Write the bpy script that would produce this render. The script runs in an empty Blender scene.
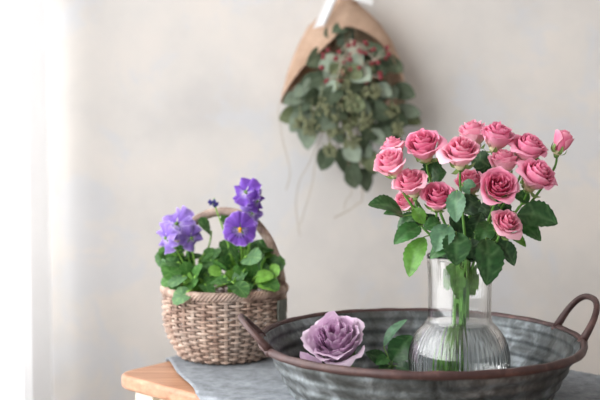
import bpy, math, random
from mathutils import Vector, Matrix, noise
R = random.Random
C = bpy.context.scene.collection
T = 0.75                 # height of the table top
HC = T + 0.379           # height of the camera
PITCH = math.radians(4.2)
F = 65/36*600
WALL = 2.30
PI = math.pi

def at(px, py, Y):
    """point at depth Y seen at that place of the photograph"""
    a = PITCH + math.atan((py-200)/F)
    z = HC - Y*math.tan(a)
    fd = Y*math.cos(PITCH) + (HC-z)*math.sin(PITCH)
    return Vector(((px-300)/F*fd, Y, z))

def lin(r, g, b):
    f = lambda c: (c/255/12.92 if c <= 10 else ((c/255+.055)/1.055)**2.4)
    return (f(r), f(g), f(b), 1)
def mixc(a, b, t):
    t = max(0, min(1, t))
    return tuple(a[i]*(1-t)+b[i]*t for i in range(4))

# ------------------------------------------------------------------ mesh builder
class MB:
    def __init__(s): s.v = []; s.f = []; s.c = []
    def grid(s, fn, nu, nv, wrap_u=False, col=None, wrap_v=False):
        b = len(s.v); cu = nu if wrap_u else nu+1; cv = nv if wrap_v else nv+1
        for j in range(cv):
            for i in range(cu):
                r = fn(i/nu, j/nv)
                if isinstance(r, tuple) and len(r) == 2 and not isinstance(r[0], float):
                    s.v.append(Vector(r[0])); s.c.append(r[1])
                else:
                    s.v.append(Vector(r)); s.c.append(col or (1, 1, 1, 1))
        for j in range(nv):
            for i in range(nu):
                i2 = (i+1) % cu; j2 = (j+1) % cv
                s.f.append((b+j*cu+i, b+j*cu+i2, b+j2*cu+i2, b+j2*cu+i))
        return s
    def tube(s, pts, rad, n=6, col=None, closed=False, cap=True):
        pts = [Vector(p) for p in pts]; m = len(pts)
        b = len(s.v)
        if not hasattr(rad, '__len__'): rad = [rad]*m
        up = None
        for k in range(m):
            if closed: t = pts[(k+1) % m]-pts[k-1]
            else: t = pts[min(k+1, m-1)]-pts[max(k-1, 0)]
            if t.length < 1e-9: t = Vector((0, 0, 1))
            t.normalize()
            if up is None: up = t.orthogonal().normalized()
            up = up - t*up.dot(t)
            if up.length < 1e-6: up = t.orthogonal()
            up.normalize(); w = t.cross(up)
            for i in range(n):
                a = 2*PI*i/n
                s.v.append(pts[k]+(up*math.cos(a)+w*math.sin(a))*rad[k])
                s.c.append(col[k] if isinstance(col, list) else (col or (1, 1, 1, 1)))
        for k in range(m if closed else m-1):
            k2 = (k+1) % m
            for i in range(n):
                i2 = (i+1) % n
                s.f.append((b+k*n+i, b+k*n+i2, b+k2*n+i2, b+k2*n+i))
        if cap and not closed:
            s.f.append(tuple(b+i for i in reversed(range(n))))
            s.f.append(tuple(b+(m-1)*n+i for i in range(n)))
        return s
    def ball(s, c, r, col=None, nu=8, nv=5, sc=(1, 1, 1)):
        c = Vector(c)
        return s.grid(lambda u, v: c+Vector((r*sc[0]*math.cos(2*PI*u)*math.sin(PI*(.02+.96*v)), r*sc[1]*math.sin(2*PI*u)*math.sin(PI*(.02+.96*v)), -r*sc[2]*math.cos(PI*v))), nu, nv, True, col)
    def lathe(s, prof, n=64, c=(0, 0, 0), close=False, rmod=None):
        c = Vector(c); m = len(prof)
        def fn(u, v):
            r, z = prof[min(m-1, int(round(v*(m-1))))] if not close else prof[int(round(v*m)) % m]
            if rmod: r = rmod(r, z, 2*PI*u)
            return c+Vector((r*math.cos(2*PI*u), r*math.sin(2*PI*u), z))
        return s.grid(fn, n, m if close else m-1, True, None, close)
    def box(s, lo, hi):
        b = len(s.v)
        for z in (lo[2], hi[2]):
            for (x, y) in ((lo[0], lo[1]), (hi[0], lo[1]), (hi[0], hi[1]), (lo[0], hi[1])):
                s.v.append(Vector((x, y, z))); s.c.append((1, 1, 1, 1))
        for q in ((0, 3, 2, 1), (4, 5, 6, 7), (0, 1, 5, 4), (1, 2, 6, 5), (2, 3, 7, 6), (3, 0, 4, 7)):
            s.f.append(tuple(b+i for i in q))
        return s
    def prism(s, poly, z0, z1):
        b = len(s.v); n = len(poly)
        for z in (z0, z1):
            for p in poly: s.v.append(Vector((p[0], p[1], z))); s.c.append((1, 1, 1, 1))
        s.f.append(tuple(b+i for i in reversed(range(n)))); s.f.append(tuple(b+n+i for i in range(n)))
        for i in range(n):
            j = (i+1) % n; s.f.append((b+i, b+j, b+n+j, b+n+i))
        return s
    def data(s, name, origin=Vector((0, 0, 0)), smooth=True):
        me = bpy.data.meshes.new(name)
        me.from_pydata([v-origin for v in s.v], [], s.f); me.update()
        at_ = me.attributes.new('Col', 'FLOAT_COLOR', 'POINT')
        at_.data.foreach_set('color', [x for c in s.c for x in c])
        if smooth: me.shade_smooth()
        return me

def wloc(o):
    v = Vector((0, 0, 0))
    while o is not None: v = v+o.location; o = o.parent
    return v
def link(name, me, mat, parent=None):
    o = bpy.data.objects.new(name, me); C.objects.link(o)
    if mat and not me.materials: me.materials.append(mat)
    if parent: o.parent = parent
    return o
def obj(name, mb, mat, parent=None, smooth=True, origin=None):
    """mesh given in world coordinates; its object sits at its parent's origin"""
    org = Vector(origin) if origin is not None else (wloc(parent) if parent else Vector((0, 0, 0)))
    o = link(name, mb.data(name, org, smooth), mat, parent)
    if origin is not None and not parent: o.location = org
    return o
def tag(o, label=None, cat=None, group=None, kind=None):
    if label: o['label'] = label
    if cat: o['category'] = cat
    if group: o['group'] = group
    if kind: o['kind'] = kind
    return o
def thing(name, label, cat, loc, group=None):
    o = bpy.data.objects.new(name, None); C.objects.link(o); o.location = loc
    o.empty_display_size = .05
    return tag(o, label, cat, group)
def mod(o, kind, **k):
    m = o.modifiers.new(kind.lower(), kind)
    for a, b in k.items(): setattr(m, a, b)
    return m
def spline(pts, n):
    pts = [Vector(p) for p in pts]; out = []; m = len(pts)
    for k in range(m-1):
        p0 = pts[max(k-1, 0)]; p1 = pts[k]; p2 = pts[k+1]; p3 = pts[min(k+2, m-1)]
        for i in range(n):
            t = i/n
            out.append(.5*((2*p1)+(p2-p0)*t+(2*p0-5*p1+4*p2-p3)*t*t+(3*p1-p0-3*p2+p3)*t**3))
    out.append(pts[-1]); return out

# ------------------------------------------------------------------ materials
class N:
    def __init__(s, name):
        s.m = bpy.data.materials.new(name); s.m.use_nodes = True
        s.t = s.m.node_tree; s.b = s.t.nodes['Principled BSDF']; s.out = s.t.nodes['Material Output']
    def n(s, kind, **k):
        x = s.t.nodes.new('ShaderNode'+kind)
        for a, b in k.items():
            if a.startswith('i_'):
                key = a[2:].replace('_', ' '); x.inputs[int(key) if key.isdigit() else key].default_value = b
            else: setattr(x, a, b)
        return x
    def l(s, a, b): s.t.links.new(a, b)
    def co(s): return s.n('TexCoord').outputs['Object']
    def noise(s, scale, detail=4, rough=.5, vec=None, dist=0):
        x = s.n('TexNoise', i_Scale=scale, i_Detail=detail, i_Roughness=rough, i_Distortion=dist)
        s.l(vec or s.co(), x.inputs['Vector']); return x.outputs['Fac']
    def ramp(s, fac, stops):
        x = s.n('ValToRGB'); e = x.color_ramp.elements
        while len(e) < len(stops): e.new(.5)
        for q, (p, c) in zip(e, stops): q.position = p; q.color = c
        s.l(fac, x.inputs[0]); return x.outputs[0]
    def mix(s, a, b, fac, mode='MIX'):
        x = s.n('Mix', data_type='RGBA', blend_type=mode)
        for v, i in ((fac, 0), (a, 6), (b, 7)):
            if hasattr(v, 'links'): s.l(v, x.inputs[i])
            else: x.inputs[i].default_value = v
        return x.outputs[2]
    def bump(s, h, strength=.3, dist=.001):
        x = s.n('Bump', i_Strength=strength, i_Distance=dist); s.l(h, x.inputs['Height']); s.l(x.outputs[0], s.b.inputs['Normal'])
        return x.outputs[0]
    def set(s, **k):
        for a, b in k.items():
            i = s.b.inputs[a.replace('_', ' ')]
            if hasattr(b, 'links'): s.l(b, i)
            else: i.default_value = b
        return s
    def translucent(s, col, fac):
        t = s.n('BsdfTranslucent'); s.l(col, t.inputs[0]) if hasattr(col, 'links') else setattr(t.inputs[0], 'default_value', col)
        m = s.n('MixShader', i_0=fac); s.l(s.b.outputs[0], m.inputs[1]); s.l(t.outputs[0], m.inputs[2]); s.l(m.outputs[0], s.out.inputs[0])

def leafmat(name, rough=.45, trans=.25, nscale=120, var=.35):
    k = N(name); a = k.n('Attribute', attribute_name='Col').outputs['Color']
    nz = k.noise(nscale, 3)
    c = k.mix(a, k.ramp(nz, [(.3, (1-var,)*3+(1,)), (.7, (1+var*.6,)*3+(1,))]), 1.0, 'MULTIPLY')
    k.set(Base_Color=c, Roughness=rough); k.bump(nz, .25, .0006)
    k.b.inputs['Specular IOR Level'].default_value = .35
    k.translucent(c, trans); return k.m
M = {}
M['rose_leaf'] = leafmat('rose_leaf', .42, .2)
M['viola_leaf'] = leafmat('viola_leaf', .5, .3, 160, .25)
M['euc_leaf'] = leafmat('eucalyptus_leaf', .7, .12, 70, .18)
M['petal'] = leafmat('rose_petal', .6, .34, 90, .10)
M['viola_petal'] = leafmat('viola_petal', .7, .3, 200, .12)
M['stem'] = leafmat('green_stem', .5, .15, 80, .2)

def plaster():
    k = N('plaster'); co = k.co()
    base = k.ramp(k.noise(4.2, 6, .6), [(.32, lin(197, 194, 191)), (.5, lin(208, 204, 199)), (.7, lin(216, 209, 202))])
    blue = k.ramp(k.noise(5.7, 6, .68, dist=.4), [(.52, (0, 0, 0, 1)), (.60, (1, 1, 1, 1))])
    c = k.mix(base, lin(198, 201, 206), k.n('Math', operation='MULTIPLY', i_1=.55).outputs[0])
    m = [x for x in k.t.nodes if x.type == 'MATH'][0]; k.l(blue, m.inputs[0])
    fine = k.noise(45, 8, .7)
    k.set(Base_Color=c, Roughness=.9); k.bump(fine, .25, .002); return k.m
M['plaster'] = plaster()
def galvanised():
    k = N('galvanised_steel')
    n1 = k.noise(26, 6, .65, dist=.4); n2 = k.noise(9, 4, .6)
    c = k.ramp(n1, [(.32, lin(38, 40, 38)), (.5, lin(84, 89, 90)), (.68, lin(140, 148, 152))])
    c = k.mix(c, lin(70, 68, 62), k.ramp(n2, [(.5, (0, 0, 0, 1)), (.7, (.55, .55, .55, 1))]))
    r = k.ramp(n1, [(.3, (.62,)*3+(1,)), (.7, (.42,)*3+(1,))])
    k.set(Base_Color=c, Roughness=r, Metallic=.45); k.bump(n1, .25, .001); return k.m
M['steel'] = galvanised()
def rust():
    k = N('rusty_brown_rim'); n1 = k.noise(40, 6, .65)
    c = k.ramp(n1, [(.3, lin(54, 34, 33)), (.52, lin(68, 46, 44)), (.66, lin(92, 66, 62)), (.8, lin(136, 78, 46))])
    k.set(Base_Color=c, Roughness=.5, Metallic=.2); k.bump(n1, .3, .001); return k.m
M['rust'] = rust()
def wicker():
    k = N('wicker'); n1 = k.noise(55, 4, .6); n2 = k.noise(16, 3)
    c = k.ramp(n1, [(.3, lin(112, 88, 76)), (.5, lin(164, 138, 122)), (.72, lin(204, 184, 168))])
    c = k.mix(c, lin(150, 140, 132), k.ramp(n2, [(.45, (0, 0, 0, 1)), (.7, (.6, .6, .6, 1))]))
    k.set(Base_Color=c, Roughness=.75); k.bump(n1, .4, .0008); return k.m
M['wicker'] = wicker()
def wood():
    k = N('orange_wood'); mp = k.n('Mapping'); k.l(k.co(), mp.inputs[0])
    mp.inputs['Rotation'].default_value = (0, 0, math.radians(44)); mp.inputs['Scale'].default_value = (2, 26, 26)
    n1 = k.noise(3, 6, .6, mp.outputs[0])
    c = k.ramp(n1, [(.3, lin(150, 104, 76)), (.55, lin(180, 134, 104)), (.75, lin(204, 162, 132))])
    k.set(Base_Color=c, Roughness=.38); k.bump(n1, .1, .0006); return k.m
M['wood'] = wood()
def linen():
    k = N('grey_linen'); co = k.co()
    w1 = k.n('TexWave', i_Scale=210, i_Distortion=2.5, i_Detail=2); k.l(co, w1.inputs[0])
    w2 = k.n('TexWave', bands_direction='Y', i_Scale=210, i_Distortion=2.5, i_Detail=2); k.l(co, w2.inputs[0])
    ad = k.n('Math', operation='ADD'); k.l(w1.outputs['Fac'], ad.inputs[0]); k.l(w2.outputs['Fac'], ad.inputs[1])
    n1 = k.noise(60, 5, .7); 
    c = k.ramp(n1, [(.3, lin(112, 117, 122)), (.7, lin(160, 166, 172))])
    c = k.mix(c, k.ramp(ad.outputs[0], [(.2, (.72,)*3+(1,)), (.9, (1.05,)*3+(1,))]), .7, 'MULTIPLY')
    k.set(Base_Color=c, Roughness=.95); k.bump(ad.outputs[0], .5, .001); return k.m
M['linen'] = linen()
def burlap():
    k = N('burlap'); co = k.co()
    w1 = k.n('TexWave', i_Scale=120, i_Distortion=1.5, i_Detail=2); k.l(co, w1.inputs[0])
    w2 = k.n('TexWave', bands_direction='Z', i_Scale=120, i_Distortion=1.5, i_Detail=2); k.l(co, w2.inputs[0])
    ad = k.n('Math', operation='ADD'); k.l(w1.outputs['Fac'], ad.inputs[0]); k.l(w2.outputs['Fac'], ad.inputs[1])
    c = k.ramp(k.noise(25, 5, .6), [(.3, lin(186, 154, 130)), (.7, lin(216, 186, 162))])
    c = k.mix(c, k.ramp(ad.outputs[0], [(.3, (.75,)*3+(1,)), (1.0, (1.05,)*3+(1,))]), .6, 'MULTIPLY')
    k.set(Base_Color=c, Roughness=.95); k.bump(ad.outputs[0], .5, .001); k.translucent(c, .2); return k.m
M['burlap'] = burlap()
def glass(name, ior, rough=0.0, col=(1, 1, 1, 1)):
    k = N(name); k.set(Base_Color=col, Roughness=rough, IOR=ior); k.b.inputs['Transmission Weight'].default_value = 1; return k.m
M['glass'] = glass('clear_glass', 1.45, 0, (.985, .995, .99, 1))
M['water'] = glass('water', 1.33)
def plain(name, c, rough=.6, tr=0, nscale=30, var=.1):
    k = N(name); n1 = k.noise(nscale, 4)
    cc = k.mix(c, k.ramp(n1, [(.3, (1-var,)*3+(1,)), (.7, (1+var*.3,)*3+(1,))]), 1.0, 'MULTIPLY')
    k.set(Base_Color=cc, Roughness=rough); k.bump(n1, .1, .001)
    if tr: k.translucent(cc, tr)
    return k.m
M['cream'] = plain('cream_paint', lin(226, 218, 200), .5)
M['curtain'] = plain('white_voile', lin(250, 251, 253), .9, .6, 30, .02)
M['ribbon'] = plain('white_ribbon', lin(240, 240, 240), .8, .2, 60, .04)
M['soil'] = plain('dark_soil', lin(70, 56, 46), .95, 0, 90, .6)
M['berry'] = plain('red_berry', lin(128, 32, 44), .45, 0, 60, .3)
M['seed'] = plain('olive_seed', lin(128, 132, 96), .7, 0, 90, .3)
M['floor'] = plain('floor_boards', lin(170, 150, 128), .6, 0, 4, .2)
M['felt'] = plain('grey_green_patch', lin(112, 114, 104), .9, 0, 80, .3)
M['twig'] = plain('dry_twig', lin(186, 174, 156), .8, 0, 40, .2)
M['nail'] = plain('iron', lin(60, 58, 56), .5)

# ------------------------------------------------------------------ the room
def struct(name, mb, mat, smooth=False):
    return tag(obj(name, mb, mat, None, smooth), kind='structure')
LX = -0.66               # inner face of the window wall
struct('wall_back', MB().box((LX-.12, WALL, 0), (3.0, WALL+.12, 2.6)), M['plaster'])
w = MB()
w.box((LX-.12, -2.2, 0), (LX, WALL, .35)).box((LX-.12, -2.2, 2.3), (LX, WALL, 2.6))
w.box((LX-.12, -2.2, .35), (LX, -.5, 2.3)).box((LX-.12, 2.22, .35), (LX, WALL, 2.3))
struct('wall_left', w, M['plaster'])
struct('floor', MB().box((LX-.12, -2.2, -.05), (3.0, WALL+.12, 0)), M['floor'])
wf = MB()
for (a, b) in (((-.5, .35), (2.22, .40)), ((-.5, 2.25), (2.22, 2.3)), ((-.5, .40), (-.45, 2.25)), ((2.17, .40), (2.22, 2.25)), ((.84, .40), (.88, 2.25))):
    wf.box((LX-.09, a[0], a[1]), (LX-.04, b[0], b[1]))
wo = struct('window_1', wf, M['cream'])
struct('unseen_wall_right', MB().box((2.4, -2.2, 0), (2.52, WALL, 2.6)), M['plaster'])  # out of view, added to block sky fill from the right
struct('unseen_ceiling', MB().box((LX-.12, -2.2, 2.6), (3.0, WALL+.12, 2.7)), M['plaster'])  # out of view, added to lower the ambient light from above
# sheer curtain drawn to the far end of the window
cu = MB()
def cfn(u, v):
    y = 1.52+(WALL-.05-1.52)*u
    x = LX+.103 + .026*math.sin(u*46+.6*math.sin(v*3)) + .012*math.sin(u*19+2)+ .01*v*math.sin(u*9)
    return Vector((x, y, .05+2.33*v))
cu.grid(cfn, 180, 30)
tag(obj('curtain', cu, M['curtain']), 'sheer white curtain with soft folds hanging at left beside the wall', 'curtain')

# ------------------------------------------------------------------ table
L0 = Vector((-.281, 1.607)); A1 = math.radians(50); A2 = math.radians(-43.5)
e_back = Vector((math.cos(A1), math.sin(A1))); e_frt = Vector((math.cos(A2), math.sin(A2)))
P0 = L0; P1 = L0+e_back*.475; P2 = P1+e_frt*1.02; P3 = P0+e_frt*1.0
def rounded(poly, r, n=8):
    out = []; m = len(poly)
    for i in range(m):
        p = poly[i]; a = (poly[i-1]-p).normalized(); b = (poly[(i+1) % m]-p).normalized()
        A = p+a*r; B = p+b*r
        for k in range(n+1):
            t = k/n; out.append(A*(1-t)**2+p*2*t*(1-t)+B*t*t)
    return out
TOP = rounded([P0, P3, P2, P1], .035)
def inset(poly, d):
    c = sum(poly, Vector((0, 0)))/len(poly)
    return [p+(c-p).normalized()*d for p in poly]
cen = (P0+P1+P2+P3)/4
tb = thing('side_table', 'small table with orange-brown wooden top and cream base under the grey cloth', 'table', (cen.x, cen.y, 0))
o = obj('table_top', MB().prism(TOP, T-.022, T), M['wood'], tb, False)
mod(o, 'BEVEL', width=.006, segments=3, limit_method='ANGLE', angle_limit=.6)
o['label'] = 'orange-brown wooden table top'
ap = MB(); q = [p+(cen-p)*.001 for p in (P0, P3, P2, P1)]
qi = []
for i in range(4):
    p = q[i]; a = (q[i-1]-p).normalized(); b = (q[(i+1) % 4]-p).normalized(); qi.append(p+(a+b)*.045)
o = None
for i in range(4):
    a = qi[i]; b = qi[(i+1) % 4]; d = (b-a).normalized(); nn = Vector((-d.y, d.x))*.009
    m = MB().prism([a+nn, b+nn, b-nn, a-nn][::-1], T-.105, T-.022)
    o = obj('apron', m, M['cream'], tb, False); mod(o, 'BEVEL', width=.002, segments=2)
for p in qi:
    m = MB(); s0 = .021; s1 = .013
    def lf(u, v, p=p):
        s = s0 if v > .85 else s1+(s0-s1)*v/.85
        a = PI/4+2*PI*u+math.radians(-43.5)
        return Vector((p.x+s*1.41*math.cos(a), p.y+s*1.41*math.sin(a), (T-.022)*v))
    m.grid(lf, 4, 20, True)
    m.f.append((3, 2, 1, 0)); m.f.append((80, 81, 82, 83))
    o = obj('leg', m, M['cream'], tb, False)

# ------------------------------------------------------------------ cloth
def near_poly(p, poly):
    best = None; ins = False; m = len(poly)
    for i in range(m):
        a = poly[i]; b = poly[(i+1) % m]; ab = b-a
        t = max(0, min(1, (p-a).dot(ab)/max(ab.length_squared, 1e-12)))
        c = a+ab*t; d = (p-c).length
        if best is None or d < best[0]: best = (d, c)
        if (a.y > p.y) != (b.y > p.y) and p.x < (b.x-a.x)*(p.y-a.y)/(b.y-a.y)+a.x: ins = not ins
    return ins, best[0], best[1]
A0 = Vector((-.215, 1.70)); ce1 = Vector((.30, -.954)).normalized(); ce2 = Vector((-ce1.y, ce1.x))
def clothf(u, v):
    a = -.36+.98*u; b = 1.05*v
    p = A0+ce1*a+ce2*b
    p += ce2*.002*math.sin(a*40)*(1 if v < .02 else 0)
    ins, d, c = near_poly(p, TOP)
    h = .0045+.0012*noise.noise(Vector((p.x*18, p.y*18, 0)))+.0006*noise.noise(Vector((p.x*60, p.y*60, 3)))
    if d < .001 and not ins: ins = True
    if ins:
        z = T+h - (.003*(1-d/.008)**2 if d < .008 else 0)
        return Vector((p.x, p.y, z))
    n2 = (p-c).normalized(); off = min(d, .006)+.006*min(1, d*8)*(1+math.sin(c.x*55+c.y*30))
    return Vector((c.x+n2.x*off, c.y+n2.y*off, T+.003-max(0, d-.005)))
cl = MB(); cl.grid(clothf, 150, 160)
o = obj('tablecloth', cl, M['linen']); mod(o, 'SOLIDIFY', thickness=.0014, offset=0)
tag(o, 'grey linen cloth spread over the table beneath basket and tub', 'tablecloth')
ZT = T+.0065             # height things stand at on the cloth

# ------------------------------------------------------------------ galvanised tub
TC = Vector((.158, 1.41, ZT)); RH = .0865; RR = .210
tub = thing('metal_tub', 'round galvanised metal tub with rusty brown rim and two handles', 'tub', TC)
prof = []
nb = 60
def ro(z):
    s = z/RH
    return .160+.046*s**.9
for i in range(nb+1):
    z = RH*i/nb; am = .0013*min(1, 8*i/nb)*min(1, 8*(1-i/nb)); prof.append((ro(z)+am*math.sin(2*PI*z/.0172+.5), z))
inner = [(r-.0022, z) for r, z in prof if z > .004][::-1]
full = [(.001, 0.0)]+[(.153, 0.0)]+prof+inner+[(.150, .004), (.001, .004)]
def tubr(r, z, a):
    if r < .155: return r
    return r*(1+.0035*math.sin(2*a+.4)+.0015*math.sin(7*a))
bm_ = MB().lathe(full, 128, TC, rmod=tubr)
o = obj('tub_body', bm_, M['steel'], tub); o['label'] = 'grey galvanised ribbed tub wall'
rm = MB()
def rimf(u, v):
    a = 2*PI*u; b = 2*PI*v
    rr = RR*(1+.0035*math.sin(2*a+.4)+.0015*math.sin(7*a))
    q = .0044+.0003*math.sin(a*23)
    return TC+Vector(((rr+q*math.cos(b))*math.cos(a), (rr+q*math.cos(b))*math.sin(a), RH-.001+q*1.22*math.sin(b)+.0007*math.sin(a*3)))
rm.grid(rimf, 140, 12, True, None, True)
o = obj('rim', rm, M['rust'], tub); o['label'] = 'rust-brown rolled rim'
for (a0, a1, o_, u_) in ((-5, 20.5, .030, .049), (201.5, 175.5, .031, .033)):
    pts = []
    am = math.radians((a0+a1)/2)
    out = Vector((math.cos(am), math.sin(am), 0))
    r0 = TC+Vector((RR*math.cos(math.radians(a0)), RR*math.sin(math.radians(a0)), RH))
    r1 = TC+Vector((RR*math.cos(math.radians(a1)), RR*math.sin(math.radians(a1)), RH))
    for k in range(29):
        t = k/28; th = PI*t
        along = .5-.5*math.copysign(abs(math.cos(th))**.82, math.cos(th))
        lift = math.sin(th)**.72 if 0 < t < 1 else 0
        pts.append(r0.lerp(r1, along)+out*(o_*lift)+Vector((0, 0, u_*lift)))
    hm = MB().tube(pts, [.0042+.0016*(abs(2*k/28-1)**6) for k in range(29)], 10)
    for e in (pts[0], pts[-1]): hm.ball(e-Vector((0, 0, .002)), .0072, None, 10, 7, (1, 1, .9))
    o = obj('handle', hm, M['rust'], tub); o['label'] = 'rust-brown looped handle'

# ------------------------------------------------------------------ glass vase
ZV = TC.z+.0048
VC = Vector((.2085, 1.402, ZV))
vase = thing('glass_vase', 'clear ribbed glass vase with round bulb body standing in the tub', 'vase', VC)
op = [(.001, 0), (.030, 0), (.040, .001), (.050, .008), (.0585, .020), (.0635, .034), (.0660, .050), (.0655, .064), (.0620, .078), (.0560, .090), (.0480, .100), (.0435, .105), (.0415, .110), (.0410, .118), (.0410, .140), (.0414, .160), (.0424, .178), (.0438, .192)]
ip = [(r-.0022 if r > .01 else r, max(z, .006)) for r, z in op]
ip[1] = (.030, .006); ip[2] = (.038, .0065); ip[3] = (.0475, .0105)
def dens(pr, k=3):
    s = spline([Vector((r, z, 0)) for r, z in pr], k); return [(p.x, p.y) for p in s]
opd = dens(op); ipd = dens(ip)
def rib(r, z, a):
    z0 = z
    amp = .00009 if z0 > .104 else .00036
    amp *= max(0, min(1, (z0-.006)/.02)) * max(0, min(1, (.186-z0)/.008))
    return r+amp*math.cos(60*a)
v = MB(); v.lathe(opd, 360, VC, rmod=rib); 
nlast = len(v.v)-360
lip = [(.0432, .1935), (.0420, .1925)]
v2 = MB().lathe(opd+lip+ipd[::-1], 360, VC, rmod=lambda r, z, a: rib(r, z, a))
n_out = len(opd)
# ribs only on the outside: pull the inner skin smooth again
full_p = opd+lip+ipd[::-1]
for j, (r, z) in enumerate(full_p):
    if j >= n_out:
        for i in range(360):
            a = 2*PI*i/360; v2.v[j*360+i] = VC+Vector((r*math.cos(a), r*math.sin(a), z))
o = obj('vase_body', v2, M['glass'], vase)
wl = .104
wp = [(r-.0006, z) for r, z in ipd if z < wl and r > .02]
rw = wp[-1][0]
wprof = [(.0005, .0066)]+[(r, max(z, .0066)) for r, z in wp]+[(rw-.0006, wl), (.0005, wl)]
o = tag(obj('water', MB().lathe(wprof, 96, VC), M['water'], None, True), 'clear water filling the round bulb of the glass vase', 'water', kind='stuff')

# ------------------------------------------------------------------ leaves
def leaf_mesh(mb, base, tip, width, nrm, col, col2, bend=.12, fold=.25, serr=.05, seed=0, shape=.85, n=16, petiole=None):
    """an ovate leaf from base to tip; nrm faces the viewer side"""
    base = Vector(base); tip = Vector(tip); ax = tip-base; Ln = ax.length; ax.normalize()
    nrm = Vector(nrm); nrm = (nrm-ax*nrm.dot(ax))
    if nrm.length < 1e-4: nrm = ax.orthogonal()
    nrm.normalize(); sd = ax.cross(nrm); r = R(seed); tw = r.uniform(-.25, .25); ph = r.uniform(0, 6)
    def fn(u, v):
        x = 2*u-1
        w = math.sin(PI*min(1, v**shape))**.72*width*.5 if 0 < v < 1 else 0
        w *= 1+serr*(1 if int(round(v*n)) % 2 else -1)*(abs(x) > .9)
        off = bend*Ln*(math.sin(PI*v)*.7) - bend*Ln*v*v*.5
        lift = fold*abs(x)*w + .04*w*math.sin(9*v+ph+3*x)
        p = base+ax*(Ln*v)+(sd*math.cos(tw*v)+nrm*math.sin(tw*v))*(x*w)+nrm*(off+lift)
        vein = abs(x) < .15 or abs(((v*7+abs(x)*1.6) % 1)-.5) > .42
        c = mixc(col, col2, (.24 if vein else 0)+.12*r.random())
        return p, c
    mb.grid(fn, 8, n, False)
    return mb
VIEW = Vector((0, -1, .35))
G_DARK = [lin(44, 84, 40), lin(52, 98, 46), lin(40, 76, 44), lin(62, 108, 52)]
G_GREY = [lin(84, 122, 88), lin(76, 114, 82)]
G_VEIN = lin(110, 150, 96)

# ------------------------------------------------------------------ rose blooms (unit radius, +Z axis)
def rose_petal(mb, i, n, r, pal, loose=0.0, ruffle=.03):
    t = i/(n-1)
    phi = i*2.39996+r.uniform(-.2, .2)
    rmax = .09+.70*t**.9*r.uniform(.92, 1.06)
    H = 1.42-.24*t+r.uniform(-.09, .09)
    flare = (.03+.30*t**1.8)*(1+loose)*r.uniform(.4, 1.35)
    half = 1.75-.85*t**.6
    curl = .25+.45*t
    ph = r.uniform(0, 6)
    cin, cmid, cout, cgreen = pal
    def fn(u, v):
        x = 2*u-1
        ve = v*(1-.30*abs(x)**2.2)*(1+.04*math.sin(x*4+ph))
        w = min(1, (.22+1.15*ve))*half
        rr = rmax*(1-(1-min(1, ve*1.15))**2.4)*.92+.03
        z = H*ve
        k = max(0, ve-.58)/.42
        rr += flare*k**1.7
        z -= curl*flare*2.1*k**2.6
        rr *= 1+.13*x*(1-.5*t)
        rr += ruffle*k*math.sin(7*x+ph)+ruffle*.7*k*math.sin(15*x+2*ph)
        z += ruffle*.9*k*math.sin(6*x+ph*2)
        a = phi+x*w
        edge = max(abs(x)**3, k**2.5)
        c = mixc(cin, cmid, t*1.4+r.uniform(-.05, .05))
        c = mixc(c, cout, edge*(.5+.3*t))
        c = mixc(c, cout, (t-.5)*1.3)
        c = mixc(c, cgreen, (1-ve*1.8) if t > .6 else 0)
        return Vector((rr*math.cos(a), rr*math.sin(a), z)), c
    mb.grid(fn, 12, 10)
    return mb
PINK = (lin(208, 62, 112), lin(232, 112, 158), lin(249, 188, 210), lin(222, 212, 172))
PINK2 = (lin(216, 80, 124), lin(238, 140, 176), lin(249, 202, 214), lin(226, 218, 180))
LAV = (lin(194, 142, 186), lin(220, 186, 216), lin(240, 220, 236), lin(206, 190, 196))
def bloom_set(name, seed, n, nout, pal, loose=0., ruffle=.03):
    r = R(seed); core = MB(); outs = []
    for i in range(n):
        if i < n-nout: rose_petal(core, i, n, r, pal, loose, ruffle)
        else: outs.append(rose_petal(MB(), i, n, r, pal, loose, ruffle))
    core.ball((0, 0, .12), .30, pal[3], 12, 8, (1, 1, .8))
    cm = core.data('bloom'); cm.materials.append(M['petal'])
    pm = []
    for q in outs: d = q.data('petal'); d.materials.append(M['petal']); pm.append(d)
    return cm, pm
BL = [bloom_set('a', 3, 27, 7, PINK), bloom_set('b', 11, 25, 6, PINK2), bloom_set('c', 23, 29, 7, PINK), bloom_set('d', 31, 24, 6, PINK2, -.3)]
def bud_set(seed):
    r = R(seed); core = MB(); outs = []
    for i in range(12):
        q = core if i < 9 else MB()
        rose_petal(q, i, 20, r, PINK2, -.6, .015)
        if i >= 9: outs.append(q)
    core.ball((0, 0, .1), .22, PINK[3], 10, 6, (1, 1, .8))
    for m in [core]+outs:
        for p in m.v: p.x *= 1.25; p.y *= 1.25; p.z *= 1.15
    cm = core.data('bloom'); cm.materials.append(M['petal']); pm = []
    for q in outs: d = q.data('petal'); d.materials.append(M['petal']); pm.append(d)
    return cm, pm
BUD = bud_set(5)
def sepals_mesh(up=0.0, n=5):
    m = MB()
    for k in range(n):
        a = k*2*PI/n+.3
        d = Vector((math.cos(a), math.sin(a), 0))
        base = Vector((0, 0, .0))+d*.12; tip = d*(.56-.1*up+.12*(k % 2))+Vector((0, 0, .12+.6*up+.2*(k % 3)-(.4 if k == 1 else 0)))
        leaf_mesh(m, base, tip, .26, Vector((0, 0, -1))+d*.8, lin(120, 152, 84), lin(160, 184, 116), .3, .2, 0, k, .7, 8)
    m.ball((0, 0, -.05), .19, lin(112, 146, 78), 10, 8, (1, 1, 1.15))
    d = m.data('sepals'); d.materials.append(M['stem']); return d
SEP = sepals_mesh(); SEPUP = sepals_mesh(.9)
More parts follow.
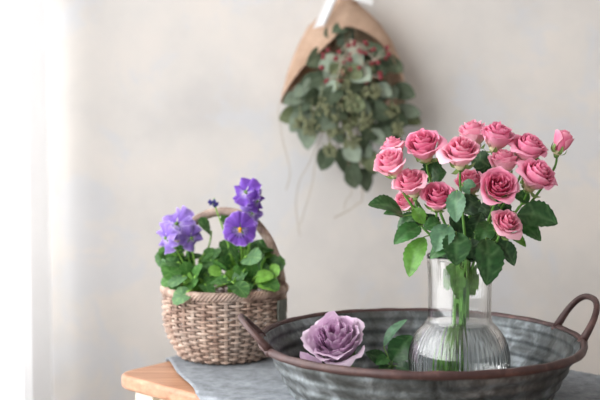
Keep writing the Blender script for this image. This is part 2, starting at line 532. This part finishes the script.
def orient(o, axis, spin, s):
    axis = Vector(axis).normalized()
    q = Vector((0, 0, 1)).rotation_difference(axis)
    o.rotation_mode = 'QUATERNION'
    from mathutils import Quaternion
    o.rotation_quaternion = q @ Quaternion((0, 0, 1), spin)
    o.scale = (s, s, s)
def add_bloom(root, center, axis, spin, rad, bset, sep):
    axis = Vector(axis).normalized()
    base = Vector(center)-axis*rad*.62
    b = link('bloom', bset[0], None, root); b.location = base-wloc(root); orient(b, axis, spin, rad)
    for pm in bset[1]: link('petal', pm, None, b)
    s = link('sepals', sep, None, root); s.location = base-wloc(root); orient(s, axis, spin, rad)
    return base-axis*rad*.15

# name: px, py, Y, radius px, axis, bloom type, label
ROSES = [
 (392, 165, 1.375, 17, (-.45, -.45, .8), 3, 'pink rose lowest of the two at the far left of the bunch'),
 (394, 149, 1.415, 13, (-.35, -.1, .95), 1, 'small pink rose peeking from behind the far-left rose'),
 (424, 148, 1.385, 19, (-.25, -.55, .8), 0, 'large pink open rose at upper left of the bunch'),
 (411, 185, 1.37, 17, (-.35, -.5, .8), 1, 'pink rose directly below the large upper-left rose'),
 (407, 202, 1.41, 12, (-.5, -.5, .6), 3, 'half hidden small pink rose beneath the left roses, by dark leaves'),
 (437, 199, 1.365, 17, (-.1, -.65, .75), 0, 'deep pink rose at lower left centre, above a hanging grey-green leaf'),
 (461, 155, 1.36, 19, (-.05, -.5, .85), 1, 'pink rose on a straight stem in the upper middle of the bunch'),
 (474, 136, 1.46, 16, (-.2, -.15, .95), 3, 'pale pink rose at the top of the bunch, behind the middle rose'),
 (497, 139, 1.42, 17, (.1, -.3, .95), 0, 'pink rose at the very top, right of the pale one'),
 (504, 164, 1.405, 15, (-.1, -.2, .95), 3, 'pale pink rose showing outer petals, just above the rose facing front'),
 (527, 151, 1.41, 18, (.2, -.45, .85), 2, 'wide open pink rose at upper right, left of the closed bud'),
 (535, 178, 1.375, 19, (.35, -.55, .75), 2, 'large pink rose at the right edge of the bunch, above the big leaf'),
 (498, 188, 1.355, 19, (.0, -.85, .5), 0, 'pink rose turned straight to the front in the centre right'),
 (505, 225, 1.35, 15, (.3, -.65, .7), 1, 'lowest pink rose, above the vase mouth on the right'),
 (470, 184, 1.43, 15, (-.2, -.5, .8), 3, 'shaded pink rose half hidden behind the central stem and leaves'),
 (560, 145, 1.41, 13, (.30, -.1, .95), 4, 'closed pink rose bud standing out at far right'),
]
rose_obs = []
rr_ = R(77)
NECK = VC+Vector((.000, 0, .112))
for k, (px, py, Y, rp, axis, bt, lab) in enumerate(ROSES):
    ctr = at(px, py, Y); rad = rp/F*Y/.83
    side = (px-460)/100
    # foot in the bulb
    a = rr_.uniform(0, 2*PI)
    ft = VC+Vector((-.034+.042*((k*7) % 16)/15, rr_.uniform(-.022, .022), .009+.002*rr_.random()))
    if k in (0, 2, 3, 6): ft = VC+Vector((-.038+.004*k, -.012+.004*k, .010))
    root = thing('rose', lab, 'rose', ft, 'pink roses in the glass vase')
    rose_obs.append(root)
    base = add_bloom(root, ctr, axis, rr_.uniform(0, 6), rad, BL[bt] if bt < 4 else BUD, SEP if bt != 4 else SEPUP)
    ax = Vector(axis).normalized()
    nk = NECK+Vector((rr_.uniform(-.008, .008), rr_.uniform(-.010, .010), 0))
    mouth = VC+Vector((.004+side*.018+rr_.uniform(-.006, .006), rr_.uniform(-.02, .02)+(Y-1.40)*.2, .192))
    up = base-ax*.012+Vector((0, 0, -.008))
    mid = mouth.lerp(up, .55)+Vector((side*.006, 0, .0))
    pts = spline([ft, nk, mouth, mid, up, base+ax*.004], 7)
    cg = mixc(lin(100, 156, 60), lin(92, 138, 70), rr_.random())
    obj('stem', MB().tube(pts, [.0023-.0009*j/len(pts) for j in range(len(pts))], 7, cg), M['stem'], root)

# leaves: rose index, base px, tip px, depth base/tip, width px, colour, normal
LV = [
 (3, (402, 212), (369, 203), 1.38, 1.36, 22, 0, (-.1, -.6, .8)), (3, (404, 216), (384, 213), 1.385, 1.375, 15, 1, (-.1, -.6, .8)),
 (5, (424, 237), (408, 276), 1.39, 1.37, 20, 3, (-.5, -.8, .2)), (0, (420, 226), (394, 243), 1.39, 1.37, 19, 1, (-.2, -.8, .5)),
 (0, (418, 215), (397, 228), 1.40, 1.40, 15, 0, (-.2, -.8, .5)), (5, (449, 225), (435, 251), 1.36, 1.345, 22, 4, (-.3, -.9, .3)),
 (5, (456, 232), (456, 265), 1.355, 1.335, 26, 0, (0, -.9, .3)), (6, (452, 240), (430, 258), 1.36, 1.35, 15, 1, (-.3, -.9, .3)),
 (6, (457, 190), (456, 222), 1.35, 1.335, 18, 4, (-.3, -.9, .2)), (6, (463, 183), (476, 186), 1.35, 1.345, 9, 4, (.1, -.9, .3)),
 (6, (462, 186), (470, 194), 1.35, 1.345, 8, 4, (.1, -.9, .3)),
 (13, (486, 238), (488, 285), 1.36, 1.335, 28, 0, (.25, -.9, .2)), (13, (497, 240), (515, 265), 1.37, 1.35, 18, 2, (.3, -.9, .3)),
 (11, (517, 214), (558, 222), 1.38, 1.36, 30, 0, (.1, -.75, .65)), (11, (515, 221), (542, 240), 1.39, 1.38, 16, 1, (.2, -.8, .5)),
 (11, (508, 234), (526, 246), 1.39, 1.37, 12, 3, (.2, -.8, .5)), (13, (470, 238), (472, 262), 1.37, 1.36, 20, 2, (0, -.9, .3)),
 (12, (478, 214), (500, 208), 1.41, 1.40, 17, 2, (0, -.8, .5)), (12, (474, 232), (482, 212), 1.39, 1.39, 16, 2, (0, -.8, .5)),
 (14, (462, 212), (448, 196), 1.41, 1.41, 18, 2, (0, -.8, .5)), (14, (480, 200), (462, 212), 1.42, 1.42, 22, 2, (0, -.8, .5)),
 (7, (472, 158), (490, 166), 1.44, 1.43, 20, 2, (0, -.8, .5)), (9, (500, 190), (516, 196), 1.41, 1.41, 17, 0, (0, -.8, .5)),
 (10, (516, 192), (528, 203), 1.40, 1.39, 14, 1, (0, -.8, .5)), (15, (540, 168), (529, 160), 1.43, 1.43, 12, 3, (0, -.8, .5)),
 (2, (430, 174), (436, 158), 1.41, 1.41, 18, 0, (0, -.8, .5)), (2, (432, 178), (446, 172), 1.40, 1.39, 20, 0, (0, -.8, .5)),
 (2, (428, 182), (422, 168), 1.42, 1.42, 14, 2, (0, -.8, .5)), (1, (418, 180), (400, 190), 1.43, 1.43, 16, 2, (0, -.8, .5)),
 (4, (425, 222), (408, 216), 1.41, 1.41, 18, 2, (0, -.8, .5)), (4, (436, 230), (424, 214), 1.41, 1.41, 16, 2, (0, -.8, .5)),
 (8, (490, 210), (512, 206), 1.43, 1.43, 20, 2, (0, -.8, .5)), (8, (486, 176), (478, 160), 1.44, 1.44, 16, 2, (0, -.8, .5)),
 (9, (492, 228), (506, 246), 1.42, 1.41, 18, 2, (0, -.8, .5)), (10, (500, 216), (520, 226), 1.43, 1.42, 18, 2, (0, -.8, .5)),
 (12, (490, 222), (478, 244), 1.38, 1.37, 18, 1, (0, -.9, .3)), (5, (440, 222), (424, 228), 1.38, 1.37, 14, 1, (0, -.9, .3)),
 (7, (466, 232), (450, 216), 1.43, 1.43, 20, 2, (0, -.8, .5)), (3, (414, 208), (424, 224), 1.38, 1.375, 13, 3, (0, -.9, .3)),
 (11, (522, 205), (528, 190), 1.41, 1.41, 9, 3, (0, -.9, .3)), (8, (478, 222), (470, 246), 1.42, 1.41, 20, 2, (0, -.9, .3)),
 (14, (452, 240), (440, 262), 1.41, 1.41, 20, 2, (0, -.9, .3)),
 # down in the neck of the vase
 (14, (458, 262), (446, 290), 1.40, 1.385, 16, 3, (-.3, -.9, .1)), (9, (464, 264), (474, 296), 1.40, 1.385, 16, 3, (.3, -.9, .1)),
 (6, (455, 264), (459, 300), 1.385, 1.378, 14, 3, (0, -1, .1)),
]
PAL5 = [lin(30, 72, 32), lin(46, 94, 42), lin(26, 58, 32), lin(84, 134, 46), lin(78, 116, 88)]
for k, (ri, b, t, y0, y1, wpx, ci, nr) in enumerate(LV):
    root = rose_obs[ri]
    B = at(*b, y0); Tp = at(*t, y1); wd = wpx/F*y0
    m = MB(); leaf_mesh(m, B, Tp, wd*1.12, nr, PAL5[ci], mixc(PAL5[ci], lin(150, 190, 130), .5), .14, .22, .05, k)
    # petiole back to the rose's own stem
    st = [c for c in root.children if c.name.startswith('stem')][0]
    ring = [sum((st.data.vertices[i*7+j].co for j in range(7)), Vector())/7+wloc(root) for i in range(len(st.data.vertices)//7)]
    cand = [p for p in ring if p.z > VC.z+.15] or ring
    S = min(cand, key=lambda p: (p-B-Vector((0, 0, -.015))).length+(.05 if p.z > B.z else 0))
    ps = spline([S, S.lerp(B, .5)+Vector((0, 0, .003)), B, B.lerp(Tp, .1)], 4)
    m.tube(ps, .0008, 5, lin(112, 152, 74))
    obj('leaf', m, M['rose_leaf'], root)

# ------------------------------------------------------------------ lavender rose lying in the tub
LC = at(336, 345, 1.485)
lr = thing('rose', 'single lavender rose with ruffled petals lying in the metal tub', 'rose', (LC.x, LC.y, TC.z+.004))
LB = bloom_set('lav', 47, 34, 9, LAV, -.12, .05)
bs = add_bloom(lr, LC+Vector((0, 0, .001)), (-.18, -.62, .78), 1.0, 36/F*1.485, LB, SEP)
pts = spline([bs+Vector((0, 0, .004)), bs+Vector((.02, .012, -.012)), at(370, 372, 1.50)-Vector((0, 0, .012)), at(386, 372, 1.485), at(394, 366, 1.48)], 8)
obj('stem', MB().tube(pts, .0018, 7, lin(96, 132, 66)), M['stem'], lr)
for k, (b, t, y0, y1, wpx, ci, nr) in enumerate([
    ((392, 362), (412, 335), 1.48, 1.49, 26, 0, (.0, -.8, .6)), ((384, 347), (406, 318), 1.49, 1.50, 12, 4, (-.7, -.5, .5)),
    ((386, 364), (366, 352), 1.48, 1.475, 17, 0, (-.2, -.7, .7)), ((390, 366), (378, 376), 1.47, 1.46, 13, 0, (0, -.8, .6)),
    ((396, 366), (412, 372), 1.47, 1.46, 14, 2, (0, -.8, .6)), ((388, 358), (376, 364), 1.475, 1.46, 12, 1, (0, -.8, .6))]):
    m = MB(); B = at(*b, y0); Tp = at(*t, y1)
    leaf_mesh(m, B, Tp, wpx/F*1.48, nr, PAL5[ci], mixc(PAL5[ci], lin(150, 190, 130), .4), .14, .25, .05, 90+k)
    m.tube(spline([at(392, 368, 1.48), B.lerp(at(392, 368, 1.48), .4)+Vector((0, 0, .001)), B, B.lerp(Tp, .1)], 4), .0009, 5, lin(112, 152, 74))
    obj('leaf', m, M['rose_leaf'], lr)
pb = at(308, 359, 1.45)
m = MB()
for q in range(3):
    leaf_mesh(m, pb+Vector((.012-.003*q, .004*q, -.018)), pb+Vector((-.010+.008*q, -.004, .010-.003*q)), .028, (-.3, -.7+.3*q, .5), LAV[1], LAV[2], .35, .5, .02, q, .6, 10)
tag(obj('rose_petals', m, M['petal'], None, True, origin=pb), 'curled lavender petals lying left of the lavender rose in the tub', 'petals')

# ------------------------------------------------------------------ wicker basket
BC = Vector((-.1195, 1.703, ZT)); BH = .109
bk = thing('wicker_basket', 'round brown wicker basket with arched handle at the back of the table', 'basket', BC)
def br(z):
    s = max(0, min(1, z/BH)); return .068+.0265*math.sin(min(1, s/.62)*PI/2)+(-.001*max(0, s-.6))
NS = 34
st = MB(); 
for k in range(NS):
    a = 2*PI*k/NS
    pts = [BC+Vector(((br(z)+.0004)*math.cos(a), (br(z)+.0004)*math.sin(a), z)) for z in [BH*j/12 for j in range(13)]]
    for dd in (-.5, .5):
        st.tube([p+Vector((-math.sin(a), math.cos(a), 0))*dd*.0026 for p in pts], .0015, 6)
o = obj('stakes', st, M['wicker'], bk)
wv = MB(); rows = 21; rw_ = R(9)
for k in range(rows):
    z = .004+(BH-.014)*k/(rows-1); n = NS*8; jit = rw_.uniform(-.0005, .0005)
    pts = []
    for i in range(n):
        a = 2*PI*i/n
        s = math.cos(NS/2*a+k*PI)
        r_ = br(z)+.0034*math.copysign(abs(s)**.8, s)+jit
        pts.append(BC+Vector((r_*math.cos(a), r_*math.sin(a), z+.0005*math.sin(a*5+k))))
    wv.tube(pts, .0021+rw_.uniform(-.0003, .0003), 7, None, True)
obj('woven_side', wv, M['wicker'], bk)
bb = MB().lathe([(.001, 0), (.066, 0), (.069, .003), (.066, .005), (.001, .005)], 48, BC)
obj('basket_base', bb, M['wicker'], bk)
bd = MB()
for j in range(5):
    pts = []; n = 340
    for i in range(n):
        a = 2*PI*i/n; b = a*20+j*2*PI/5
        pts.append(BC+Vector(((.0955+.0042*math.cos(b))*math.cos(a), (.0955+.0042*math.cos(b))*math.sin(a), BH-.001+.0050*math.sin(b))))
    bd.tube(pts, .0024, 6, None, True)
obj('braided_rim', bd, M['wicker'], bk)
hd = MB(); hl = []
for i in range(121):
    t = i/120; th = PI*t
    hl.append(BC+Vector((-.0925*math.copysign(abs(math.cos(th))**.9, math.cos(th)), .012*math.cos(th), BH-.035+ (.235-BH+.035-.006)*math.sin(th)**.85)))
for j in range(6):
    pts = []
    for i, p in enumerate(hl):
        q = hl[min(i+1, 120)]-hl[max(i-1, 0)]; q.normalize(); s = Vector((0, 1, 0)); s = (s-q*s.dot(q)).normalized(); w2 = q.cross(s)
        b = i/120*2*PI*9+j*PI/3
        pts.append(p+s*.0062*math.cos(b)+w2*.0042*math.sin(b))
    hd.tube(pts, .0032, 6)
obj('handle', hd, M['wicker'], bk)
pt = MB()
pa = math.radians(-24)
def patf(u, v, off):
    a = pa+(.0+.30*(u-.5)); z = .062+.034*v; r_ = br(z)+.0078+off+.0006*math.sin(u*9+v*7)
    return BC+Vector((r_*math.cos(a), r_*math.sin(a), z))
pt.grid(lambda u, v: patf(u, v, 0), 8, 8)
o = obj('patch', pt, M['felt'], bk); mod(o, 'SOLIDIFY', thickness=.002); o['label'] = 'small grey-green patch on the right side of the basket'
so = MB()
so.grid(lambda u, v: BC+Vector(((.001+.0865*v)*math.cos(2*PI*u), (.001+.0865*v)*math.sin(2*PI*u), .088+.004*noise.noise(Vector((math.cos(2*PI*u)*v*9, math.sin(2*PI*u)*v*9, 1)))-(.006 if v > .97 else 0))), 60, 24, True)
so.grid(lambda u, v: BC+Vector(((.001+.0855*(1-v))*math.cos(2*PI*u), (.001+.0855*(1-v))*math.sin(2*PI*u), .082-.01*0)), 60, 4, True)
tag(obj('soil', so, M['soil'], None), 'dark potting soil filling the wicker basket', 'soil', kind='stuff')

# ------------------------------------------------------------------ violas
def viola_leaf(m, c, d, n, size, col, seed):
    """scalloped oval leaf: c base, d direction, n normal"""
    d = Vector(d).normalized(); n = Vector(n); n = (n-d*n.dot(d)).normalized(); s = d.cross(n); r = R(seed); ph = r.uniform(0, 6)
    def fn(u, v):
        a = -PI+2*PI*u
        ol = size*(.5+.016*math.cos(a*11))*(1 if abs(a) < 2.7 else .9)
        x = ol*.92*math.sin(a)*v; y = size*.5+ol*1.08*math.cos(a)*v
        h = size*(.06*v*v*math.sin(a*2+ph)+.10*abs(x)/size - .26*(y/size)**2)
        vein = abs(math.sin(a*4.0)) > .96
        c_ = mixc(col, lin(150, 190, 110), (.25 if vein or abs(x) < size*.03 else .0)+.1*v)
        return Vector(c)+d*y+s*x+n*h, c_
    m.grid(fn, 66, 6)
def viola_plant(label, ctr, foot, leaves, flowers, seed):
    pl = thing('viola_plant', label, 'flowering plant', foot, 'violas in the wicker basket')
    r = R(seed)
    for (px, py, Y, sz, dx, dz, ci) in leaves:
        c = at(px, py, Y); size = sz/F*Y
        d = Vector((dx, -.35+r.uniform(-.3, .2), dz)).normalized()
        nrm = Vector((r.uniform(-.8, .6), -.65, r.uniform(.2, 1.1)))
        m = MB(); base = c-d*size*.5
        col = [lin(70, 124, 54), lin(52, 98, 48), lin(118, 172, 66), lin(84, 124, 84)][ci]
        viola_leaf(m, base, d, nrm, size, col, int(px*7+py))
        ps = spline([foot+Vector((r.uniform(-.012, .012), r.uniform(-.01, .01), 0)), foot.lerp(base, .5)+Vector((0, 0, .006)), base, base+d*size*.2], 5)
        m.tube(ps, .0014, 5, lin(146, 194, 86))
        obj('leaf', m, M['viola_leaf'], pl)
    for f in flowers: f(pl, foot)
    return pl
V_DEEP = (lin(88, 46, 150), lin(130, 84, 188), lin(222, 208, 240))
V_PALE = (lin(112, 78, 172), lin(162, 138, 208), lin(222, 212, 240))
V_DARK = (lin(44, 40, 104), lin(74, 66, 140), lin(120, 110, 180))
def viola(px, py, Y, rpx, nrm, pal, upv=(0, 0, 1), seed=0, face=True, hook=.02):
    def build(pl, foot):
        c = at(px, py, Y); s = rpx/F*Y
        fn_ = Vector(nrm).normalized(); up = Vector(upv); up = (up-fn_*up.dot(fn_)).normalized(); rt = up.cross(fn_)
        r = R(seed)
        fl = MB()
        fl.ball(c+fn_*s*.05, s*.10, lin(232, 176, 40) if face else lin(120, 160, 80), 8, 6)
        for k in range(5):
            a = k*2*PI/5; d = up*math.cos(a)+rt*math.sin(a)
            leaf_mesh(fl, c-fn_*s*.05, c+d*s*.38-fn_*s*.16, s*.16, -fn_, lin(108, 156, 72), lin(150, 190, 110), .1, .2, 0, k, .8, 6)
        f = obj('flower', fl, M['viola_petal'], pl)
        f['label'] = 'pale lilac viola flower' if pal is V_PALE else ('small dark violet bud' if pal is V_DARK else 'deep purple viola flower')
        specs = [(38, .98, 1.02, -.10), (-38, .98, 1.02, -.06), (102, .92, .88, 0), (-102, .92, .88, .02), (180, .92, 1.12, .06)]
        for (ang, ln, wd, zz) in specs:
            a0 = math.radians(ang+r.uniform(-6, 6)); ph = r.uniform(0, 6)
            pm = MB()
            def pf(u, v, a0=a0, ln=ln, wd=wd, zz=zz, ph=ph):
                x = 2*u-1
                rr = s*ln*v*(1-.16*x*x*x*x)*(1+.05*math.sin(3*x+ph)*v+.02*math.sin(11*x)*v)
                a = a0+x*wd*.80*(.35+.65*min(1, v*1.6))
                h = s*(zz*v+.05*v + (.10 if face else .22)*v*v*v*math.sin(5*x+ph)+.04*v**4*math.sin(15*x+ph) - .20*v**3 + (0 if not face else 0))
                p = c+(up*math.cos(a)+rt*math.sin(a))*rr+fn_*h
                cc = mixc(pal[0], pal[1], v*v*.75+.12*abs(math.sin(x*11))*v+.25*abs(x)**3)
                cc = mixc(cc, pal[2], max(0, .55-v)*1.2 if ang in (102, -102, 180) else 0)
                if face and ang in (102, -102, 180) and .18 < v < .52 and abs(math.sin(x*7+.3)) > .55: cc = mixc(cc, lin(44, 20, 84), .8)
                if face and ang == 180 and v < .2: cc = lin(236, 180, 44)
                cc = mixc(cc, pal[2], .4*(v > .93))
                return p, cc
            pm.grid(pf, 22, 12)
            obj('petal', pm, M['viola_petal'], f)
        back = c-fn_*s*.1
        ps = spline([foot, foot.lerp(back, .55)+Vector((0, .004, .01)), back-fn_*hook*.7-Vector((0, 0, hook*.8)), back-fn_*hook*.5+Vector((0, 0, hook*.1)), back], 7)
        f2 = obj('flower_stalk', MB().tube(ps, .0013, 6, lin(140, 190, 84)), M['stem'], pl)
    return build
rl = R(5)
def clump(cx, cy, rx, ry, n, y0, y1):
    out = []
    for k in range(n):
        a = 2.4*k+rl.uniform(-.3, .3); q = math.sqrt((k+.5)/n)
        px = cx+rx*q*math.cos(a); py = cy+ry*q*math.sin(a)
        py = min(py, 287)
        Y = y0+(y1-y0)*max(0, min(1, (290-py)/50))+rl.uniform(-.015, .015)
        out.append((px, py, Y, rl.uniform(12, 20), (px-cx)/rx*.8+rl.uniform(-.3, .3), rl.uniform(.1, .9)-.5*(py > 275), rl.choice((0, 0, 1, 2, 3))))
    return out
left = clump(190, 268, 28, 26, 40, 1.635, 1.71)+[(237, 256, 1.66, 20, -.3, .8, 1), (208, 227, 1.68, 22, -.2, .6, 1), (182, 295, 1.615, 20, -.6, -.3, 3), (172, 262, 1.66, 18, -.8, .2, 1), (176, 250, 1.68, 14, -.8, .5, 3), (238, 286, 1.61, 24, .3, -.1, 1)]
right = clump(246, 267, 31, 25, 40, 1.635, 1.71)+[(262, 246, 1.69, 24, .9, .2, 1), (274, 262, 1.68, 20, .9, .0, 0), (250, 256, 1.64, 24, .4, .2, 3), (222, 280, 1.62, 22, -.4, .1, 1), (229, 222, 1.70, 17, -.3, .7, 0), (270, 283, 1.64, 18, .8, -.2, 0)]
viola_plant('viola plant with pale lilac flowers, on the left side of the basket', None, BC+Vector((-.040, -.015, .088)), left,
    [viola(177, 224, 1.665, 20, (-.35, -.65, .35), V_PALE, (-.2, 0, 1), 3, False, .012), viola(166, 238, 1.64, 17, (-.75, -.6, -.1), V_PALE, (0, 0, 1), 4, False, .012), viola(191, 238, 1.65, 15, (.5, -.6, -.2), V_PALE, (0, 0, 1), 8, False, .01)], 1)
viola_plant('viola plant with deep purple flowers, on the right side of the basket', None, BC+Vector((.030, -.012, .088)), right,
    [viola(240, 229, 1.635, 19, (.08, -.95, .22), V_DEEP, (.05, 0, 1), 5), viola(246, 192, 1.665, 17, (-.35, -.6, .3), V_DEEP, (.1, 0, 1), 6, False, .014), viola(257, 201, 1.66, 13, (.7, -.5, -.1), V_DEEP, (0, 0, 1), 10, False, .01), viola(252, 213, 1.665, 13, (.4, -.7, .1), V_PALE, (0, 0, 1), 7, False, .01), viola(213, 204, 1.67, 6, (-.2, -.5, -.7), V_DARK, (0, -1, 0), 9, False, .014)], 2)

# ------------------------------------------------------------------ dried bouquet on the wall
AP = at(346, -6, WALL-.045)
bq = thing('dried_bouquet', 'dried eucalyptus and red berry bouquet wrapped in burlap, hanging on the wall', 'bouquet', AP)
YB = WALL-.07
# wrap: silhouettes left and right as (py, px)
LS = [(-8, 338), (4, 334), (14, 322), (27, 308), (40, 301), (55, 294), (75, 287), (99, 281)]
RS = [(-8, 353), (4, 358), (12, 368), (24, 380), (40, 391), (58, 399), (80, 404), (112, 406)]
def interp(tab, y):
    if y <= tab[0][0]: return tab[0][1]
    for (a, b), (c, d) in zip(tab, tab[1:]):
        if y <= c: return b+(d-b)*(y-a)/(c-a)
    return tab[-1][1]
wrap = MB()
def front_cut(x):      # lower edge of the front flaps, py as a function of px
    return interp([(281, 99), (290, 84), (302, 68), (314, 57), (330, 42), (345, 27), (352, 27), (364, 31), (376, 38), (388, 50), (397, 68), (404, 90), (406, 112)], x)
def wrapf(u, v):
    # u: 0..1 round from left (0) over the front (0..0.5) to right (.5) and over the back (.5..1)
    a = 2*PI*u
    def xy(py):
        l = interp(LS, py); r_ = interp(RS, py); c = (l+r_)/2; h = (r_-l)/2
        return c-h*math.cos(a), h
    if u <= .5:
        lo, hi = -8., 112.
        for _ in range(18):
            md = (lo+hi)/2; x, h = xy(md)
            if md < front_cut(x): lo = md
            else: hi = md
        pm_ = lo
    else: pm_ = 99+13*(1-abs(4*u-3))/1*0+ (100+12*(1-(u-.5)*2)-99)+3*math.sin(u*40)
    py = -8+(pm_+8)*v; x, h = xy(py)
    dep = h/F*WALL*.62
    yy = min(YB-dep*math.sin(a)*1.0, WALL-.006)
    yy += .003*math.sin(u*33+v*4)*v
    p = at(x, py, yy+0); p.y = min(yy, WALL-.006)
    return p
wrap.grid(wrapf, 96, 40, True)
o = obj('burlap_wrap', wrap, M['burlap'], bq); mod(o, 'SOLIDIFY', thickness=.0014, offset=0); o['label'] = 'light brown burlap wrap'
rb = MB()
def strip(pts, w, side):
    P_ = spline(pts, 6); side = Vector(side)
    rb.grid(lambda u, v: P_[int(round(v*(len(P_)-1)))]+side*(u-.5)*w+Vector((0, .002*math.sin(u*6), 0)), 4, len(P_)-1)
Yr = YB-.045
strip([at(345, -8, Yr), at(333, -2, Yr-.012), at(326, 12, Yr-.014), at(319, 27, Yr-.012)], .024, (1, 0, .25))
strip([at(346, -8, Yr), at(356, -3, Yr-.012), at(366, 0, Yr-.012), at(373, 3, Yr-.01)], .013, (.2, 0, 1))
rb.ball(at(346, -7, Yr), .012, None, 10, 8)
o = obj('ribbon', rb, M['ribbon'], bq); mod(o, 'SOLIDIFY', thickness=.0006); o['label'] = 'white ribbon tied at the top'
nl = AP+Vector((0, .0, .012))
tag(obj('nail', MB().tube([nl+Vector((0, -.010, 0)), nl+Vector((0, .05, 0))], .0018, 8).tube([nl+Vector((0, -.012, 0)), nl+Vector((0, -.010, 0))], .0045, 10), M['nail'], None, True, origin=nl), 'iron nail in the wall holding the dried bouquet', 'nail')
re_ = R(12)
EG = [lin(108, 122, 104), lin(86, 98, 74), lin(146, 160, 142), lin(62, 76, 54), lin(98, 108, 74), lin(76, 92, 70)]
def outline_half(py):   # half-width of the foliage at py around its middle
    return interp([(28, 6), (45, 24), (60, 36), (80, 44), (100, 50), (125, 54), (145, 46), (160, 34), (175, 24), (188, 10)], py)
def mid_x(py): return interp([(28, 350), (60, 352), (90, 349), (120, 348), (150, 352), (188, 356)], py)
BR = []
NB = 11
for k in range(NB):
    q = -1+2*k/(NB-1)
    end = 177-52*abs(q)**1.6-(14 if k % 2 else 0)-(6 if q < -.4 else 0)
    ys = YB-.02-.05*(1-abs(q))*(.4+.6*((k*5) % 3)/2)
    pts = spline([at(346+q*5, 6, YB-.008), at(351+q*26, 52, ys), at(mid_x(100)+q*44, 100, ys-.008), at(mid_x(end)+q*outline_half(end)*.8, end, ys+.01)], 6)
    b = obj('eucalyptus_branch', MB().tube(pts, [.0024-.0012*i/len(pts) for i in range(len(pts))], 6, lin(118, 106, 84)), M['stem'], bq)
    BR.append((b, pts))
nleaf = 0
for k, (b, pts) in enumerate(BR):
    q = -1+2*k/(NB-1)
    for j in range(9):
        t = (.16 if abs(q) < .5 else .32)+(.84 if abs(q) < .5 else .68)*(j+.5)/9
        p = pts[min(len(pts)-1, int(t*(len(pts)-1)))]
        sg = 1 if j % 2 else -1
        d = Vector((sg*re_.uniform(.35, 1.0)+q*.25, -re_.uniform(-.1, .7), -re_.uniform(.05, .95))).normalized()
        if j == 8: d = Vector((re_.uniform(-.4, .4), -.2, -1)).normalized()
        Ls = re_.uniform(.042, .062)
        base = p+d*.005
        c = re_.choice(EG); m = MB()
        leaf_mesh(m, base, base+d*Ls, Ls*re_.uniform(.60, .82), (re_.uniform(-.8, .6), -1, re_.uniform(-.2, .8)), c, mixc(c, lin(176, 186, 160), .4), re_.uniform(-.1, .2), .12, 0, j+k*20, .92, 10)
        m.tube([p, base, base+d*Ls*.1], .0008, 4, c)
        obj('leaf', m, M['euc_leaf'], b); nleaf += 1
# paler upright leaves inside the opening
# seed clusters
for k, (px, py, r_) in enumerate([(341, 78, 11), (322, 110, 12), (348, 100, 13), (338, 125, 15), (312, 128, 11), (372, 92, 10), (365, 122, 12), (330, 150, 9), (300, 122, 9), (392, 110, 9), (352, 140, 10), (398, 130, 8)]):
    c = at(px, py, YB-.088 if 305 < px < 390 else YB-.06); m = MB(); rs = R(k)
    for i in range(34):
        d = Vector((rs.gauss(0, 1), rs.gauss(0, .7), rs.gauss(0, 1))).normalized()*rs.uniform(.4, 1)
        p = c+d*(r_/F*WALL)*.95
        m.ball(p, rs.uniform(.0022, .0034), None, 6, 4)
        if i % 3 == 0: m.tube([c, p], .0006, 4)
    m.tube([c, c+Vector((0, .01, .03)), c+Vector((0, .02, .06))], .001, 5)
    obj('seed_cluster', m, M['seed'], bq)
# berries on their sprigs
root_p = at(350, 40, YB-.05)
for k, (cx, cy, n) in enumerate([(336, 62, 8), (352, 54, 6), (374, 60, 9), (336, 80, 7), (368, 79, 5), (360, 50, 4)]):
    sp = MB(); rs = R(k+50); c = at(cx, cy, YB-.092)
    ps = spline([root_p, root_p.lerp(c, .5)+Vector((0, -.01, .006)), c], 5); sp.tube(ps, .001, 5)
    bl = []
    for i in range(n):
        p = c+Vector((rs.uniform(-.030, .030), rs.uniform(-.010, .010), rs.uniform(-.024, .024))); bl.append(p)
        sp.tube([c, (c+p)/2+Vector((0, 0, .003)), p], .0007, 4)
    s_ = obj('berry_sprig', sp, M['twig'], bq)
    for p in bl: obj('berry', MB().ball(p, rs.uniform(.0034, .0054), None, 10, 7), M['berry'], s_)
for k, ps in enumerate([[(284, 96), (281, 130), (290, 170), (286, 190)], [(315, 150), (300, 180), (296, 205), (300, 236)], [(318, 150), (312, 185), (300, 225)], [(362, 185), (356, 205), (334, 218)], [(352, 180), (346, 200), (344, 210)]]):
    m = MB().tube(spline([at(345, 60, YB-.02)]+[at(x, y, YB-.01) for x, y in ps], 7), .0009 if k != 3 else .0013, 5)
    obj('twig', m, M['twig'], bq)

# ------------------------------------------------------------------ light and camera
w_ = bpy.data.worlds.new('sky'); bpy.context.scene.world = w_; w_.use_nodes = True
bg = w_.node_tree.nodes['Background']; bg.inputs[0].default_value = (.93, .96, 1, 1); bg.inputs[1].default_value = .29
def area(name, loc, rot, sx, sy, e, col=(1, 1, 1)):
    l = bpy.data.lights.new(name, 'AREA'); l.shape = 'RECTANGLE'; l.size = sx; l.size_y = sy; l.energy = e; l.color = col
    o = bpy.data.objects.new(name, l); C.objects.link(o); o.location = loc; o.rotation_euler = rot; return o
area('window_daylight', (LX-.16, .885, 1.45), (0, -PI/2, 0), 1.7, 2.44, 47, (.995, .992, 1))
cam = bpy.data.cameras.new('camera'); co = bpy.data.objects.new('camera', cam); C.objects.link(co)
co.location = (0, 0, HC); co.rotation_euler = (PI/2-PITCH, 0, 0)
cam.lens = 65; cam.sensor_width = 36; cam.clip_start = .05
cam.dof.use_dof = True; cam.dof.focus_distance = 1.40; cam.dof.aperture_fstop = 4.0
sc = bpy.context.scene; sc.camera = co
sc.view_settings.view_transform = 'Standard'; sc.view_settings.look = 'None'; sc.view_settings.gamma = 1; sc.view_settings.exposure = 0.85
sc.view_settings.use_curve_mapping = False
